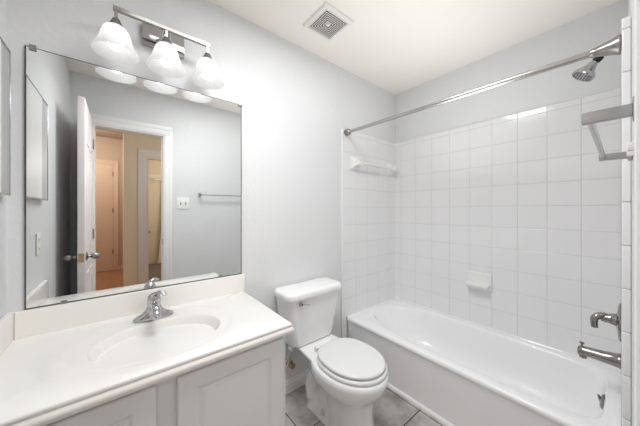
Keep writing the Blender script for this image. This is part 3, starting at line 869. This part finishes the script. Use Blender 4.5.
# ------------------------------------------------------------------ shower rod
sr = thing('shower_rod', 'long satin metal shower curtain rod across the tub alcove', 'shower rod', (-0.70, -0.72, 1.87))
p0, p1 = Vector((-0.700, -0.0085, 1.889)), Vector((-0.722, YT + 0.0012, 1.857))
dr_ = (p1 - p0).normalized()
bm = bmesh.new(); tube(bm, [p0 + dr_ * 0.03, p0 + dr_ * 0.75], 0.0125, 20); obj('rod', bm, M['rod'], sr)
bm = bmesh.new(); tube(bm, [p0 + dr_ * 0.72, p1 - dr_ * 0.02], 0.0138, 20); obj('rod_sleeve', bm, M['rod'], sr)
bm = bmesh.new(); lathe(bm, [(0.026, 0.0), (0.026, 0.003), (0.025, 0.008), (0.027, 0.018), (0.026, 0.028), (0.021, 0.038), (0.0145, 0.044), (0.0135, 0.052)], p0, dr_, 28)
obj('end_flange', bm, M['nickel'], sr)
bm = bmesh.new(); lathe(bm, [(0.035, 0.0), (0.036, 0.004), (0.034, 0.008), (0.030, 0.016), (0.026, 0.030), (0.021, 0.048), (0.0178, 0.062), (0.0165, 0.074), (0.0145, 0.077)], p1, -dr_, 28)
obj('end_flange', bm, M['nickel'], sr)

# ------------------------------------------------------------------ shower head
AX = -0.35
hd = thing('shower_fixture', 'chrome shower head on a short arm above the tub spout', 'shower head', (AX, YT, 2.03))
bm = bmesh.new()
lathe(bm, [(0.028, 0.0012), (0.028, 0.003), (0.016, 0.010), (0.011, 0.012)], (AX, YT, 2.025), (0, 1, 0), 24)
tube(bm, spline([(AX, YT + 0.002, 2.025), (AX, YT + 0.03, 2.022), (AX, YT + 0.05, 2.008), (AX, YT + 0.064, 1.990)], 5), 0.0098, 14)
obj('shower_arm', bm, M['chrome'], hd)
ax_ = Vector((-0.06, 0.62, -0.60)).normalized()
hb = Vector((AX, YT + 0.064, 1.990))
bm = bmesh.new(); lathe(bm, [(0.008, -0.006), (0.0155, -0.001), (0.0175, 0.008), (0.017, 0.020), (0.012, 0.026)], hb, ax_, 22)
obj('swivel_grip', bm, M['black'], hd)
bm = bmesh.new()
ax2 = Vector((-0.16, 0.52, -0.75)).normalized()
h2 = hb + ax_ * 0.024
lathe(bm, [(0.012, 0.0), (0.017, 0.008), (0.021, 0.024), (0.030, 0.044), (0.043, 0.060), (0.046, 0.066), (0.046, 0.074), (0.042, 0.077), (0.041, 0.075), (0.001, 0.075)], h2, ax2, 32)
hh = obj('spray_head', bm, M['chrome'], hd)
bm = bmesh.new()
fa_, fb_, fd_ = frame_of(ax2)
for rr_, nn in ((0.012, 6), (0.023, 12), (0.034, 18)):
    for k in range(nn):
        p = h2 + ax2 * 0.0752 + (fa_ * math.cos(2 * PI * k / nn) + fb_ * math.sin(2 * PI * k / nn)) * rr_
        lathe(bm, [(0.0034, 0.0), (0.0028, 0.003), (0.001, 0.0035)], p, ax2, 8)
obj('nozzles', bm, M['socket'], hh)

# ------------------------------------------------------------------ tub valve and spout
vv = thing('shower_valve', 'round chrome shower valve plate with lever on the faucet wall', 'valve', (AX, YT, 0.73))
bm = bmesh.new(); lathe(bm, [(0.087, 0.001), (0.087, 0.004), (0.080, 0.009), (0.045, 0.013), (0.030, 0.016)], (AX, YT, 0.730), (0, 1, 0), 40)
obj('escutcheon', bm, M['darkchrome'], vv)
bm = bmesh.new()
lathe(bm, [(0.030, 0.015), (0.026, 0.022), (0.021, 0.040), (0.022, 0.052), (0.019, 0.062), (0.006, 0.066)], (AX, YT, 0.735), (0, 1, 0), 28)
sp = spline([(AX, YT + 0.045, 0.742), (AX - 0.01, YT + 0.066, 0.742), (AX - 0.018, YT + 0.082, 0.728), (AX - 0.02, YT + 0.084, 0.705), (AX - 0.02, YT + 0.082, 0.684)], 5)
tube(bm, sp, [0.016 - 0.004 * i / (len(sp) - 1) for i in range(len(sp))], 16)
obj('lever_handle', bm, M['darkchrome'], vv)
ts = thing('tub_spout', 'chrome tub spout with diverter knob below the shower valve', 'tub spout', (AX, YT, 0.545))
bm = bmesh.new()
rings = []
n = 28
for t, rr_, dz, fl in ((0.001, 0.033, 0.0, 1.0), (0.006, 0.034, 0.0, 1.0), (0.012, 0.031, 0.0, 1.0), (0.05, 0.027, -0.001, 1.0), (0.10, 0.0235, -0.002, 1.0), (0.125, 0.023, -0.004, 1.05), (0.137, 0.021, -0.006, 1.05), (0.141, 0.015, -0.008, 1.0)):
    rings.append([Vector((AX + rr_ * math.cos(2 * PI * k / n), YT + t, 0.548 + dz + rr_ * fl * math.sin(2 * PI * k / n))) for k in range(n)])
loft(bm, rings)
lathe(bm, [(0.014, 0.0), (0.014, 0.014), (0.010, 0.014)], (AX, YT + 0.122, 0.512), (0, 0, 1), 18)
sb = obj('spout_body', bm, M['darkchrome'], ts, ang=50)
bm = bmesh.new(); lathe(bm, [(0.004, 0.0), (0.004, 0.012), (0.009, 0.014), (0.009, 0.020), (0.003, 0.022)], (AX, YT + 0.126, 0.566), (0, 0, 1), 16)
obj('diverter_knob', bm, M['darkchrome'], ts)

# ------------------------------------------------------------------ white ceramic towel bar at the far tile wall
cb = thing('ceramic_towel_bar', 'white ceramic towel bar on the tiled wall at the far end of tub', 'towel bar', (-0.33, -0.008, 1.645))
for x in (-0.600, -0.088):
    bm = bmesh.new(); rings = []
    for t, h in ((0.0012, 0.055), (0.007, 0.055), (0.012, 0.050), (0.022, 0.036), (0.036, 0.025), (0.050, 0.021), (0.064, 0.021), (0.070, 0.018)):
        rings.append([Vector((p.x, -0.008 - t, p.y)) for p in rrect(x, 1.645, 2 * h * (0.95 if h > 0.03 else 1), 2 * h, h * 0.25, 0, 4)])
    loft(bm, rings)
    obj('bar_post', bm, M['ceramic'], cb, ang=45)
bm = bmesh.new(); tube(bm, [(-0.585, -0.060, 1.645), (-0.103, -0.060, 1.645)], 0.0105, 18)
obj('bar', bm, M['ceramic'], cb)

# ------------------------------------------------------------------ soap dish
sd = thing('soap_dish', 'white ceramic soap dish set in the tile above the bathtub', 'soap dish', (0, -0.755, 0.645))
bm = bmesh.new(); box(bm, -0.013, -0.0012, -0.836, -0.672, 0.646, 0.768, bev=0.005, seg=3)
obj('back_plate', bm, M['ceramic'], sd)
bm = bmesh.new()
def soap_ring(g, z, x_out):
    return [Vector((p.x, p.y, z)) for p in rrect(-0.012 - x_out / 2, -0.754, x_out, 0.150 + 2 * g, 0.022, z, 5)]
loft(bm, [soap_ring(-0.030, 0.650, 0.030), soap_ring(-0.008, 0.660, 0.060), soap_ring(0.0, 0.676, 0.072), soap_ring(0.001, 0.688, 0.074), soap_ring(-0.002, 0.692, 0.072), soap_ring(-0.006, 0.690, 0.068), soap_ring(-0.012, 0.676, 0.060)])
obj('tray', bm, M['ceramic'], sd, ang=50)

# ------------------------------------------------------------------ chrome towel bar beside the camera
tb = thing('towel_bar', 'straight towel bar on two flat grey metal posts on the wall at right', 'towel bar', (-1.22, YD, 1.415))
for x in (-1.483, -0.957):
    bm = bmesh.new()
    box(bm, x - 0.007, x + 0.007, YD + 0.009, YD + 0.068, 1.405, 1.425, bev=0.002)
    ps = obj('bar_post', bm, M['steel'], tb)
    bm = bmesh.new()
    box(bm, x - 0.011, x + 0.011, YD + 0.0006, YD + 0.010, 1.397, 1.436, bev=0.003)
    obj('wall_flange', bm, M['steel'], ps)
bm = bmesh.new(); tube(bm, [(-1.4758, YD + 0.058, 1.415), (-0.9642, YD + 0.058, 1.415)], 0.0058, 16)
obj('bar', bm, M['acrylic'], tb)

for o in list(bpy.data.objects):
    if '_w' in o: del o['_w']
